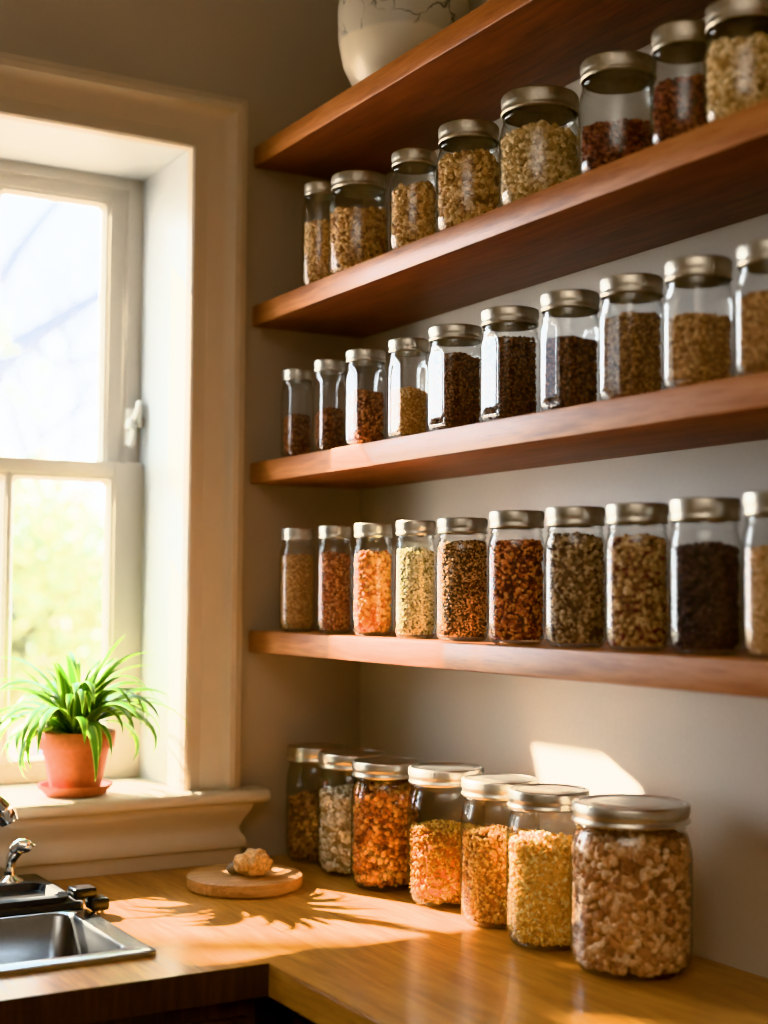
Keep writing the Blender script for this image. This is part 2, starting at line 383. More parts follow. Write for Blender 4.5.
# ------------------------------------------------------------------ worktop + cabinets
DX, DY = -.4933, -.6511
SX0, SX1, SY0, SY1 = -1.22, -.628, -.523, -.265     # bowl opening
bm = bmesh.new()
XE = -2.2; YE = -3.3; zb = ZC-.040
hole = (-1.235, -.617, -.540, -.030)               # cut-out under sink rim
def quad(bm, *v): bm.faces.new([bm.verts.new(p) for p in v])
for x0, x1, y0, y1 in ((XE, hole[0], DY, -.001), (hole[0], hole[1], DY, hole[2]), (hole[0], hole[1], hole[3], -.001), (hole[1], DX, DY, -.001), (DX, -.001, DY, -.001), (DX, -.001, YE, DY)):
    quad(bm, (x0, y0, ZC), (x1, y0, ZC), (x1, y1, ZC), (x0, y1, ZC)); quad(bm, (x0, y0, zb), (x0, y1, zb), (x1, y1, zb), (x1, y0, zb))
def wallq(a, b): quad(bm, (a[0], a[1], zb), (b[0], b[1], zb), (b[0], b[1], ZC), (a[0], a[1], ZC))
loop = [(XE, -.001), (XE, DY), (DX, DY), (DX, YE), (-.001, YE), (-.001, -.001)]
for a, b in zip(loop, loop[1:]+loop[:1]): wallq(a, b)
hl = [(hole[0], hole[2]), (hole[0], hole[3]), (hole[1], hole[3]), (hole[1], hole[2])]
for a, b in zip(hl, hl[1:]+hl[:1]): wallq(a, b)
bmesh.ops.remove_doubles(bm, verts=bm.verts, dist=1e-5)
wt = from_bm('worktop', bm, [M['counter'], M['cab']])
for p_ in wt.data.polygons:
    if p_.normal.y < -.5 and p_.center.y > DY-.01 and p_.center.y < DY+.01: p_.material_index = 1  # front face turned from the light: its shade is painted with the darker wood
bv = wt.modifiers.new('edge', 'BEVEL'); bv.width = .005; bv.segments = 3; bv.limit_method = 'ANGLE'; bv.angle_limit = math.radians(60)
tag(wt, 'L-shaped warm brown oiled wood worktop under the jars and sink', 'worktop')
def cabinet(name, x0, x1, y0, y1, face, label, doors):
    r = empty(name, ((x0+x1)/2, (y0+y1)/2, 0), label, 'cabinet')
    def b(nm, a): 
        o = box(nm, a[0]-(x0+x1)/2, a[1]-(x0+x1)/2, a[2]-(y0+y1)/2, a[3]-(y0+y1)/2, a[4], a[5], M['cab'], r, .0025); return o
    if face == 'y':
        b('carcass', (x0, x1, y0+.02, y1, .08, zb-.001)); b('plinth', (x0, x1, y0+.07, y1, 0, .08))
        n = doors; w = (x1-x0)/n
        for i in range(n):
            a, c = x0+i*w+.006, x0+(i+1)*w-.006
            d = b('drawer_front', (a, c, y0, y0+.019, zb-.165, zb-.022))
            k = box('panel_ridge', a+.03-(x0+x1)/2, c-.03-(x0+x1)/2, y0-.007-(y0+y1)/2, y0+.002-(y0+y1)/2, zb-.135, zb-.052, M['cab'], d, .003)
            d = b('door', (a, c, y0, y0+.019, .1, zb-.177))
            box('panel_ridge', a+.06-(x0+x1)/2, c-.06-(x0+x1)/2, y0-.007-(y0+y1)/2, y0+.002-(y0+y1)/2, .17, zb-.24, M['cab'], d, .003)
    else:
        b('carcass', (x0+.02, x1, y0, y1, .08, zb-.001)); b('plinth', (x0+.07, x1, y0, y1, 0, .08))
        n = doors; w = (y1-y0)/n
        for i in range(n):
            a, c = y0+i*w+.006, y0+(i+1)*w-.006
            d = b('drawer_front', (x0, x0+.019, a, c, zb-.165, zb-.022))
            box('panel_ridge', x0-.007-(x0+x1)/2, x0+.002-(x0+x1)/2, a+.03-(y0+y1)/2, c-.03-(y0+y1)/2, zb-.135, zb-.052, M['cab'], d, .003)
            d = b('door', (x0, x0+.019, a, c, .1, zb-.177))
            box('panel_ridge', x0-.007-(x0+x1)/2, x0+.002-(x0+x1)/2, a+.06-(y0+y1)/2, c-.06-(y0+y1)/2, .17, zb-.24, M['cab'], d, .003)
    return r
# the sink cabinet is open behind the bowl: side, front, no solid carcass
def sink_cabinet():
    x0, x1, y0, y1 = -2.19, -.500, -.628, -.002
    cx, cy = (x0+x1)/2, (y0+y1)/2
    r = empty('sink_cabinet', (cx, cy, 0), 'dark wood base cabinet with framed fronts beneath the sink', 'cabinet')
    def b(nm, a, p=r): return box(nm, a[0]-cx, a[1]-cx, a[2]-cy, a[3]-cy, a[4], a[5], M['cab'], p, .002)
    b('face_frame', (x0, x1, y0, y0+.02, .08, zb-.001)); b('side_panel', (x0, x0+.018, y0+.02, y1, .08, zb-.001)); b('side_panel', (x1-.018, x1, y0+.02, y1, .08, zb-.001))
    b('plinth', (x0, x1, y0+.06, y0+.08, 0, .08)); b('bottom_panel', (x0+.018, x1-.018, y0+.02, y1, .08, .098))
    n = 3; w = (x1-x0)/n
    for i in range(n):
        a, c = x0+i*w+.012, x0+(i+1)*w-.014
        d = b('drawer_front', (a, c, y0-.018, y0, zb-.165, zb-.024)); b('panel_ridge', (a+.03, c-.03, y0-.025, y0-.018, zb-.138, zb-.050), d)
        d = b('door', (a, c, y0-.018, y0, .1, zb-.177)); b('panel_ridge', (a+.06, c-.06, y0-.025, y0-.018, .17, zb-.24), d)
sink_cabinet()
cabinet('base_cabinet', -.470, -.002, YE+.005, -.665, 'x', 'dark wood base cabinet beneath the worktop along the jar wall', 4)

# ------------------------------------------------------------------ shelves
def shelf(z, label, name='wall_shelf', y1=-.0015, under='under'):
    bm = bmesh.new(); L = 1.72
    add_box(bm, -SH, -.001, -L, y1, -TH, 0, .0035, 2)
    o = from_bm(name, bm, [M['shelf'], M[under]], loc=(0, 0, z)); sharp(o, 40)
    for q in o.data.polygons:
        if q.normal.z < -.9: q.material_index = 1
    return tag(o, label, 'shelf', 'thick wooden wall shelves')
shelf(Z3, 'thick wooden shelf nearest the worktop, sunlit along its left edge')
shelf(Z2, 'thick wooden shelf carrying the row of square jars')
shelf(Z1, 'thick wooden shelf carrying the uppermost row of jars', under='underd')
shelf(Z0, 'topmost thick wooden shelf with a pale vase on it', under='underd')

# ------------------------------------------------------------------ food in the jars
rng = np.random.default_rng(7)
def ico(sub):
    bm = bmesh.new(); bmesh.ops.create_icosphere(bm, subdivisions=sub, radius=1.)
    v = np.array([x.co[:] for x in bm.verts]); f = np.array([[q.index for q in p.verts] for p in bm.faces]); bm.free(); return v, f
ICO1, ICO2 = ico(1), ico(2)
def protos(kind):
    out = []
    for k in range(6):
        v, f = ICO2 if kind == 'nugget' else ICO1
        v = v.copy()
        if kind == 'nugget':
            d = rng.normal(size=(5, 3)); d /= np.linalg.norm(d, axis=1)[:, None]
            s = 1+sum(.16*np.sin(3.1*(v@q)+rng.uniform(0, 6)) for q in d[:4]); v = v*s[:, None]*np.array([1, .82, .74])
        elif kind == 'flake': v = v*np.array([1.1, .85, .34])*(1+.12*rng.normal(size=(len(v), 1)))
        elif kind == 'seed': v = v*np.array([1.25, .62, .55])
        else: v = v*np.array([1, .9, .85])*(1+.10*rng.normal(size=(len(v), 1)))
        out.append((v, f))
    return out
PROTO = {k: protos(k) for k in ('nugget', 'flake', 'seed', 'bit')}
def rand_rot(n):
    q = rng.normal(size=(n, 4)); q /= np.linalg.norm(q, axis=1)[:, None]; w, x, y, z = q.T
    return np.stack([np.stack([1-2*(y*y+z*z), 2*(x*y-z*w), 2*(x*z+y*w)], -1), np.stack([2*(x*y+z*w), 1-2*(x*x+z*z), 2*(y*z-x*w)], -1), np.stack([2*(x*z-y*w), 2*(y*z+x*w), 1-2*(x*x+y*y)], -1)], 1)
def squarish(a, s):
    if s <= 0: return 1.
    n = 2+s
    return (abs(math.cos(a))**n+abs(math.sin(a))**n)**(-1/n)
def fill_mesh(name, R, z1, size, kind, glass=None, sq=0., corner=.012, mound=.006, tilt=0., dens=1., z0=.006):
    """pieces packed against the glass and heaped on top, over a solid core"""
    vs, fs, mi = [], [], []
    def surf_r(z): 
        if z < z0+corner: 
            q = 1-(z-z0)/corner; return R-corner*.75*q*q
        return R
    ph = rng.uniform(0, 6)
    top = lambda a, rr: z1+tilt*rr/R*math.cos(a-ph)+mound*(1-(rr/R)**2)+.25*size*math.sin(3*a+ph)
    area = 2*PI*R*(z1-z0); n1 = int(dens*area/(size*size*.42))
    n2 = int(dens*PI*R*R/(size*size*.55)); n3 = int(.8*PI*R*R/(size*size*.8))
    P = []
    for i in range(n1):
        a = rng.uniform(0, 2*PI); z = rng.uniform(z0+size*.4, z1+.2*size)
        zt = top(a, R)
        if z > zt: z = zt-rng.uniform(0, size)
        k = squarish(a, sq)
        rr = (surf_r(z)*k)-size*.42-rng.uniform(0, .45)*size
        P.append((rr*math.cos(a), rr*math.sin(a), z))
    for i in range(n2):
        a = rng.uniform(0, 2*PI); q = math.sqrt(rng.uniform(0, 1))*(R-size*.5)
        rr = q*squarish(a, sq); P.append((rr*math.cos(a), rr*math.sin(a), top(a, q)+rng.uniform(-.35, .25)*size))
    for i in range(n3):
        a = rng.uniform(0, 2*PI); q = math.sqrt(rng.uniform(0, 1))*(R-size*.7); rr = q*squarish(a, sq)
        P.append((rr*math.cos(a), rr*math.sin(a), z0+size*.35))
    P = np.array(P); n = len(P); rot = rand_rot(n); sc = size*.5*rng.uniform(.75, 1.3, size=n)
    pid = rng.integers(0, 6, size=n); base = 0
    for k in range(6):
        idx = np.where(pid == k)[0]
        if len(idx) == 0: continue
        v, f = PROTO[kind][k]
        V = np.einsum('nij,vj->nvi', rot[idx], v)*sc[idx][:, None, None]+P[idx][:, None, :]
        F = f[None]+(np.arange(len(idx))*len(v))[:, None, None]+base
        vs.append(V.reshape(-1, 3)); fs.append(F.reshape(-1, 3)); base += len(idx)*len(v)
    V = np.concatenate(vs); F = np.concatenate(fs); nchunk = len(F)
    # pieces press flat against the inside of the glass
    gz = np.array([q[1] for q in glass]); gr = np.array([q[0] for q in glass]); gs = np.array([q[2] if len(q) > 2 else 0. for q in glass])
    o2 = np.argsort(gz, kind='stable'); ok = gz[o2] >= 0
    V[:, 2] = np.maximum(V[:, 2], z0+.0004*rng.random(len(V)))
    rr = np.hypot(V[:, 0], V[:, 1]); th = np.arctan2(V[:, 1], V[:, 0])
    gm = glass[2:]
    zz = np.array([q[1] for q in gm]); oi = np.argsort(zz, kind='stable')
    lim = np.interp(V[:, 2], zz[oi], np.array([q[0] for q in gm])[oi]); sqv = np.interp(V[:, 2], zz[oi], np.array([q[2] if len(q) > 2 else 0. for q in gm])[oi])
    nn = 2+sqv; k = (np.abs(np.cos(th))**nn+np.abs(np.sin(th))**nn)**(-1/nn); k = np.where(sqv > .01, k, 1.)
    lim = lim*k-.0017-.0006*rng.random(len(V))
    f_ = np.minimum(1., lim/np.maximum(rr, 1e-6)); V[:, 0] *= f_; V[:, 1] *= f_
    # solid core
    m = 32; core = []
    for z, r in ((z0+.001, R-corner*.75-size*.9), (z0+corner, R-size*.75), (z1-size*.55-abs(tilt), R-size*.75), (z1-size*.5+mound*.6-abs(tilt), R*.55)):
        for i in range(m):
            a = 2*PI*i/m; k = squarish(a, sq); core.append((max(r, .003)*k*math.cos(a), max(r, .003)*k*math.sin(a), z))
    core.append((0, 0, z0+.001)); core.append((0, 0, z1-size*.5+mound-abs(tilt)))
    cf = []
    for L in range(3):
        for i in range(m):
            j = (i+1) % m; a, b, c, d = L*m+i, L*m+j, (L+1)*m+j, (L+1)*m+i; cf += [(a, b, c), (a, c, d)]
    for i in range(m): j = (i+1) % m; cf += [(4*m, j, i), (4*m+1, 3*m+i, 3*m+j)]
    F = np.concatenate([F, np.array(cf)+len(V)]); V = np.concatenate([V, np.array(core)])
    me = bpy.data.meshes.new(name)
    me.vertices.add(len(V)); me.vertices.foreach_set('co', V.astype(np.float32).ravel())
    me.loops.add(len(F)*3); me.loops.foreach_set('vertex_index', F.astype(np.int32).ravel())
    me.polygons.add(len(F)); me.polygons.foreach_set('loop_start', np.arange(len(F), dtype=np.int32)*3)
    me.polygons.foreach_set('loop_total', np.full(len(F), 3, dtype=np.int32))
    mats = np.zeros(len(F), dtype=np.int32); mats[nchunk:] = 1
    me.polygons.foreach_set('material_index', mats); me.polygons.foreach_set('use_smooth', np.ones(len(F), dtype=bool))
    me.update(); me.validate(); return me

FOODS = {}
def food(key, cols, core):
    FOODS[key] = (grain(key, [srgb(*c) for c in cols]), plain(key+' depth', tuple(x*1.5 for x in srgb(*core)), .9, var=.15, bscale=200))  # core coloured darker than the pieces, so gaps between them look shaded
food('tan nuts', [(196, 158, 112), (172, 130, 86), (214, 182, 138), (150, 108, 68), (204, 168, 120)], (110, 76, 46))
food('walnut', [(186, 142, 96), (160, 116, 74), (206, 166, 116), (132, 90, 54), (196, 154, 104)], (92, 60, 36))
food('pale nuts', [(210, 182, 140), (190, 158, 114), (226, 202, 162), (170, 136, 94)], (130, 98, 62))
food('red flakes', [(118, 62, 48), (96, 48, 40), (138, 78, 58), (78, 38, 34), (150, 92, 66)], (60, 28, 24))
food('brown bits', [(128, 82, 56), (104, 62, 42), (152, 104, 72), (84, 50, 36)], (62, 36, 24))
food('rust bits', [(138, 82, 52), (112, 60, 40), (164, 106, 68), (90, 48, 34), (182, 130, 90)], (66, 34, 22))
food('dark seeds', [(104, 66, 44), (84, 50, 36), (128, 84, 56), (66, 40, 30)], (48, 28, 20))
food('golden oats', [(218, 178, 118), (200, 152, 92), (232, 202, 150), (180, 128, 72)], (150, 102, 58))
food('mid brown', [(150, 112, 76), (128, 90, 60), (172, 134, 94), (108, 74, 50)], (84, 56, 36))
food('sand bits', [(182, 142, 100), (160, 120, 82), (200, 164, 120), (140, 102, 68)], (112, 78, 50))
food('fine tan', [(186, 144, 100), (166, 122, 82), (204, 166, 120), (146, 104, 68)], (120, 82, 52))
food('red granola', [(152, 88, 56), (178, 116, 76), (120, 66, 42), (196, 144, 100), (134, 76, 50)], (84, 46, 30))
food('orange nuts', [(196, 136, 72), (208, 156, 94), (176, 104, 48), (200, 144, 80), (156, 84, 40)], (150, 74, 34))
food('cream seeds', [(206, 196, 166), (188, 178, 140), (214, 206, 182), (104, 96, 70), (176, 170, 128)], (150, 138, 100))
food('speckled seeds', [(204, 160, 110), (62, 44, 34), (180, 134, 88), (46, 34, 28), (222, 184, 138), (140, 96, 62)], (70, 46, 30))
food('ember granola', [(170, 84, 44), (124, 56, 34), (208, 124, 64), (90, 42, 30), (226, 154, 92)], (76, 34, 22))
food('grey granola', [(176, 150, 120), (150, 124, 98), (196, 172, 142), (120, 94, 74), (92, 66, 54)], (96, 74, 56))
food('berry granola', [(176, 138, 100), (196, 160, 120), (112, 58, 56), (150, 112, 80), (206, 176, 134)], (100, 68, 50))
food('black beans', [(52, 42, 46), (66, 52, 54), (40, 32, 36), (84, 66, 64)], (28, 22, 24))
food('beige flakes', [(206, 170, 130), (186, 146, 106), (220, 190, 152)], (150, 112, 78))
food('dim nuts', [(140, 98, 62), (116, 78, 48), (164, 120, 80), (94, 62, 40)], (70, 46, 28))
food('grey oats', [(206, 192, 168), (186, 170, 146), (222, 210, 190), (150, 130, 106)], (150, 132, 108))
food('amber granola', [(186, 122, 60), (152, 88, 38), (206, 152, 86), (112, 60, 30), (170, 102, 46)], (110, 56, 26))
food('orange oats', [(184, 138, 54), (168, 114, 38), (192, 154, 78), (142, 88, 28)], (160, 90, 38))
food('orange seeds', [(200, 150, 74), (180, 122, 52), (212, 172, 104), (148, 92, 40)], (160, 98, 44))
food('yellow oats', [(240, 204, 126), (226, 180, 92), (246, 222, 162), (206, 150, 70)], (200, 150, 76))
food('tan granola', [(196, 150, 110), (176, 126, 88), (214, 174, 136), (150, 102, 70), (222, 190, 156)], (130, 88, 58))

# ------------------------------------------------------------------ jars
root_profile = []
def jar(loc, r, h, lidr, style, lid_h, lid_mat, glass, label, group, rot=0.):
    """glass body, threaded band, flat lid disc"""
    root = empty('glass_jar', loc, label, 'jar', group); root.rotation_euler = (0, 0, rot)
    nk = lidr*.93; hl = h-lid_h
    S = 0.
    if style == 'square':
        S = 4.; a = r*.80
        P = [(0, .004), (a*.70, .003, 2.), (a*.80, 0, 3.), (a*.93, .003, S), (a, .011, S), (a, hl-.028, S), (a*1.0, hl-.021, S*.8), (a*.985, hl-.015, S*.5), (nk*1.01, hl-.010, .3), (nk*.985, hl-.008, 0), (nk*1.02, hl-.006, 0), (nk*.985, hl-.003, 0), (nk, hl+.002, 0), (nk, h-.006, 0)]
    elif style == 'wide':
        P = [(0, .005), (r*.62, .004), (r*.74, 0), (r*.86, .0022), (r*.955, .011), (r*.993, .022), (r, .034), (r, hl-.044), (r*.99, hl-.034), (r*.965, hl-.024), (r*.935, hl-.016), (nk*1.01, hl-.010), (nk*.985, hl-.006), (nk*1.03, hl-.0045), (nk*1.03, hl-.002), (nk*.985, hl), (nk, h-.006)]
    else:
        P = [(0, .005), (r*.60, .004), (r*.72, 0), (r*.84, .0022), (r*.94, .0085), (r*.985, .017), (r, .028), (r, hl-.036), (r*.988, hl-.028), (r*.96, hl-.020), (r*.915, hl-.0135), (nk*1.02, hl-.010), (nk*.985, hl-.0085), (nk*1.035, hl-.007), (nk*1.035, hl-.005), (nk*.985, hl-.002), (nk, h-.006)]
    root_profile[:] = P
    bm = bmesh.new(); lathe(bm, P, 64, squarish, True, False)
    o = from_bm('glass_body', bm, glass, root, smooth=True, norm=False)
    # screw band with fine knurled edge and rolled lower rim
    bm = bmesh.new(); n = 120
    B = [(lidr*.985, hl-.0005, 0), (lidr*1.012, hl+.0012, 0), (lidr*1.012, hl+.003, 0), (lidr*.985, hl+.0045, 0), (lidr*.985, hl+lid_h*.36, 0), (lidr*1.0, hl+lid_h*.46, 0), (lidr, hl+lid_h*.52, 1), (lidr, h-.003, 1), (lidr*.985, h-.0006, 0), (lidr*.955, h, 0), (lidr*.90, h, 0), (lidr*.89, h-.0012, 0)]
    kn = lambda a, s: 1.+(.011*math.cos(60*a) if s else 0)
    lathe(bm, B, n, kn, False, False); lathe(bm, [(lidr*.885, hl), (lidr*.885, h-.002)], 24, None, False, False)
    o = from_bm('screw_band', bm, lid_mat, root, smooth=True, norm=False)
    bm = bmesh.new(); k = lidr*.895
    lathe(bm, [(k, h-.0035), (k, h-.0012), (k*.93, h-.0006), (k*.88, h-.0016), (k*.80, h-.0016), (k*.76, h-.0008), (k*.5, h-.0007), (0, h-.0005)], 48, None, True, False)
    o = from_bm('lid_disc', bm, lid_mat, root, smooth=True, norm=False)
    return root
GAP = .012
def fillup(loc, r, frac_z, size, kind, key, label, style, rot=0., name='granola', group=None, mound=.005, tilt=0.):
    R = (r*.80 if style == 'square' else r)-.0032
    me = fill_mesh(name, R, frac_z, size, kind, list(root_profile), 4. if style == 'square' else 0., .016 if style == 'wide' else .011, mound, tilt, 1.7 if kind == 'nugget' else 1.2)
    o = link(name, me, list(FOODS[key]), None, loc); o.rotation_euler = (0, 0, rot)
    tag(o, label, {'mixed_nuts': 'nuts', 'dried_flakes': 'flakes'}.get(name, name.replace('_', ' ')), group, 'stuff')
    return o

# (y, r, h, fill height, lid radius factor, lid height, food, size, kind, name, contents words)
ROW_D = [(-.179, .0300, .179, .112, .94, .020, 'tan nuts', .0050, 'bit', 'seeds', 'fine tan seeds', 'slimmest, half hidden, nearest the window'),
 (-.278, .0490, .170, .108, .96, .023, 'walnut', .0085, 'nugget', 'mixed_nuts', 'brown nut pieces', 'second from the window'),
 (-.470, .0365, .155, .098, .97, .021, 'tan nuts', .0090, 'nugget', 'mixed_nuts', 'tan nut pieces', 'third from the window'),
 (-.603, .0465, .159, .108, .97, .024, 'tan nuts', .0095, 'nugget', 'mixed_nuts', 'pale brown nut pieces', 'fourth from the window'),
 (-.762, .0540, .156, .100, .99, .025, 'pale nuts', .0090, 'nugget', 'mixed_nuts', 'cream coloured nut pieces', 'broadest, between two narrower jars'),
 (-.930, .0490, .147, .062, .98, .022, 'red flakes', .0065, 'flake', 'dried_flakes', 'dark red flakes', 'less than half full'),
 (-1.059, .0400, .141, .075, .97, .024, 'red flakes', .0062, 'flake', 'dried_flakes', 'red brown flakes', 'narrow, second from the right'),
 (-1.150, .0457, .137, .088, .98, .024, 'pale nuts', .0085, 'nugget', 'mixed_nuts', 'pale nut clusters', 'cut by the right picture edge')]
ROW_C = [(-.111, .0285, .152, .070, .92, .018, 'brown bits', .0048, 'bit', 'granola', 'brown crumbs', 'nearest the window, in shade'),
 (-.228, .0280, .152, .068, .93, .018, 'brown bits', .0048, 'bit', 'granola', 'dull brown crumbs', 'second from the window'),
 (-.340, .0335, .152, .083, .95, .018, 'rust bits', .0050, 'bit', 'granola', 'rusty brown crumbs', 'third from the window'),
 (-.472, .0318, .149, .072, .96, .019, 'golden oats', .0042, 'flake', 'oats', 'golden oats', 'fourth from the window'),
 (-.589, .0400, .150, .106, .96, .020, 'brown bits', .0046, 'seed', 'seeds', 'brown seeds', 'fifth from the window'),
 (-.723, .0398, .152, .109, .98, .021, 'dark seeds', .0046, 'seed', 'seeds', 'dark brown seeds', 'sixth from the window'),
 (-.855, .0380, .150, .090, .98, .022, 'dark seeds', .0048, 'bit', 'granola', 'dark brown granola', 'seventh from the window'),
 (-.973, .0384, .147, .100, .98, .022, 'mid brown', .0048, 'bit', 'granola', 'greyish brown granola', 'eighth from the window'),
 (-1.087, .0384, .145, .080, .98, .022, 'sand bits', .0048, 'bit', 'granola', 'sandy brown granola', 'second from the right'),
 (-1.200, .0384, .140, .085, .98, .022, 'sand bits', .0048, 'bit', 'granola', 'tan granola', 'cut by the right picture edge')]
ROW_B = [(-.106, .0305, .172, .126, .93, .020, 'fine tan', .0034, 'bit', 'seeds', 'fine tan seeds', 'nearest the window, in shade'),
 (-.242, .0292, .171, .125, .95, .020, 'red granola', .0056, 'bit', 'granola', 'reddish brown granola', 'second from the window'),
 (-.361, .0322, .170, .122, .95, .021, 'orange nuts', .0085, 'nugget', 'mixed_nuts', 'orange nut pieces', 'glowing orange in the sun'),
 (-.489, .0312, .169, .126, .98, .021, 'cream seeds', .0046, 'seed', 'seeds', 'cream and green seeds', 'palest of the row'),
 (-.603, .0378, .168, .134, .97, .021, 'speckled seeds', .0040, 'seed', 'seeds', 'black speckled tan seeds', 'fifth from the window'),
 (-.732, .0384, .172, .130, .98, .022, 'ember granola', .0058, 'bit', 'granola', 'dark red and orange granola', 'sixth from the window'),
 (-.857, .0388, .171, .134, .98, .023, 'grey granola', .0066, 'bit', 'granola', 'greyish tan granola', 'seventh from the window'),
 (-.975, .0382, .169, .128, .98, .023, 'berry granola', .0072, 'bit', 'granola', 'berry flecked granola', 'left of the black one'),
 (-1.087, .0400, .169, .116, .99, .024, 'black beans', .0055, 'bit', 'dried_beans', 'near black dried beans', 'darkest of the row'),
 (-1.200, .0405, .170, .112, .98, .024, 'beige flakes', .0056, 'flake', 'oats', 'beige flakes', 'cut by the right picture edge')]
def pile_label(w, where): return '%s inside the jar %s' % (w, where)
def row(rows, z, style, lid, glass, rowname, group, fgroup):
    for i, (y, r, h, fz, lf, lh, key, size, kind, nm, words, where) in enumerate(rows):
        x = -(SH-r-GAP)
        if rows is ROW_B: h += .003
        if style == 'square': x = -(SH-r*.8-GAP-.002)
        rot = 0.
        jar((x, y, z), r, h, r*lf*{'square': .98, 'round': .955}[style], style, lh, lid, glass, '%s jar of %s, %s, %s' % ({'square': 'square', 'round': 'round'}[style], words, where, rowname), group, rot)
        fillup((x, y, z), r, fz, size, kind, key, '%s inside a jar, %s, %s' % (words, where, rowname), style, rot, nm, fgroup, mound=.004, tilt=random.Random(i).uniform(-.004, .004))
row(ROW_D, Z1, 'round', M['lidd'], M['glassg'], 'highest jar shelf', 'jars on the highest jar shelf', 'fillings on the highest jar shelf')
row(ROW_C, Z2, 'square', M['lid'], M['glasss'], 'middle shelf', 'square jars on the middle shelf', 'fillings on the middle shelf')
row(ROW_B, Z3, 'round', M['lid'], M['glass'], 'lowest shelf', 'jars on the lowest shelf', 'fillings on the lowest shelf')
ROW_A = [(-.117, -.062, .052, .194, .105, 'dim nuts', .0090, 'bit', 'granola', 'dim brown granola', 'farthest into the corner, in shade'),
 (-.116, -.186, .0575, .195, .130, 'grey oats', .0095, 'bit', 'oats', 'greyish white oats', 'second from the corner'),
 (-.124, -.311, .0555, .195, .152, 'amber granola', .0095, 'bit', 'granola', 'amber granola', 'third from the corner'),
 (-.102, -.451, .0585, .199, .108, 'orange oats', .0074, 'flake', 'oats', 'orange oats', 'little over half full'),
 (-.107, -.598, .0560, .199, .122, 'orange seeds', .0062, 'bit', 'seeds', 'orange seeds', 'third from the front'),
 (-.121, -.730, .0562, .201, .132, 'yellow oats', .0070, 'flake', 'oats', 'pale yellow oats', 'behind the biggest jar'),
 (-.107, -.879, .0750, .202, .158, 'tan granola', .0125, 'nugget', 'granola', 'pinkish tan granola', 'largest and nearest the camera')]
for i, (x, y, r, h, fz, key, size, kind, nm, words, where) in enumerate(ROW_A):
    x -= .009; y -= .011; h += .001
    jar((x, y, ZC+.0005), r, h, r*.955, 'wide', .024, M['lidg'], M['glass'], 'wide jar of %s, %s, worktop' % (words, where), 'jars on the worktop')
    fillup((x, y, ZC+.0005), r, fz, size, kind, key, '%s inside a worktop jar, %s' % (words, where), 'wide', 0, nm, 'fillings on the worktop', mound=.007, tilt=.003)

# ------------------------------------------------------------------ vases on the top shelf
v = empty('ceramic_vase', (-.116, -.335, Z0), 'large cream ceramic vase with dark crackled veins on the topmost shelf', 'vase')
bm = bmesh.new()
VP = [(0, .003), (.055, .002), (.060, 0), (.064, .004), (.083, .028), (.098, .060), (.106, .100), (.107, .150), (.100, .200), (.084, .240), (.062, .262), (.052, .275), (.050, .292), (.056, .304), (.052, .306), (.045, .292), (.046, .275), (.056, .258)]
lathe(bm, VP, 72, None, True, False); from_bm('vase_body', bm, M['marble'], v, smooth=True, norm=False)
v2 = empty('stoneware_pot', (-.112, -.725, Z0), 'sage grey stoneware pot just right of the crackled vase', 'pot')
bm = bmesh.new(); lathe(bm, [(0, .003), (.062, .002), (.068, 0), (.072, .004), (.084, .04), (.091, .09), (.090, .14), (.082, .17), (.074, .18), (.078, .188), (.074, .19), (.068, .18), (.078, .165), (.085, .14)], 64, None, True, False)
from_bm('pot_body', bm, M['stone'], v2, smooth=True, norm=False)

# ------------------------------------------------------------------ plant on the sill
px, py = -.520, .030
bm = bmesh.new(); lathe(bm, [(0, .001), (.047, 0), (.050, .002), (.060, .014), (.061, .017), (.058, .017), (.049, .006), (0, .0055)], 56, None, True, False)
s = from_bm('plant_saucer', bm, M['terra'], None, (px, py, ZS+.0005), smooth=True, norm=False)
tag(sharp(s, 40), 'terracotta saucer on the window sill beneath the plant pot', 'saucer')
zp = ZS+.0082
pl = empty('potted_spider_plant', (px, py, zp), 'spider plant with arching striped leaves in a terracotta pot on the sill', 'plant')
bm = bmesh.new(); lathe(bm, [(0, .001), (.038, 0), (.041, .002), (.0535, .066), (.0545, .068), (.0605, .069), (.0620, .072), (.0645, .093), (.063, .096), (.059, .096), (.056, .090), (.054, .080)], 56, None, True, False)
sharp(from_bm('terracotta_pot', bm, M['terra'], pl, smooth=True, norm=False), 40)
bm = bmesh.new(); lathe(bm, [(.0555, .084), (.03, .087), (0, .088)], 40, None, False, False)
from_bm('soil', bm, M['soil'], pl, smooth=True, norm=False)
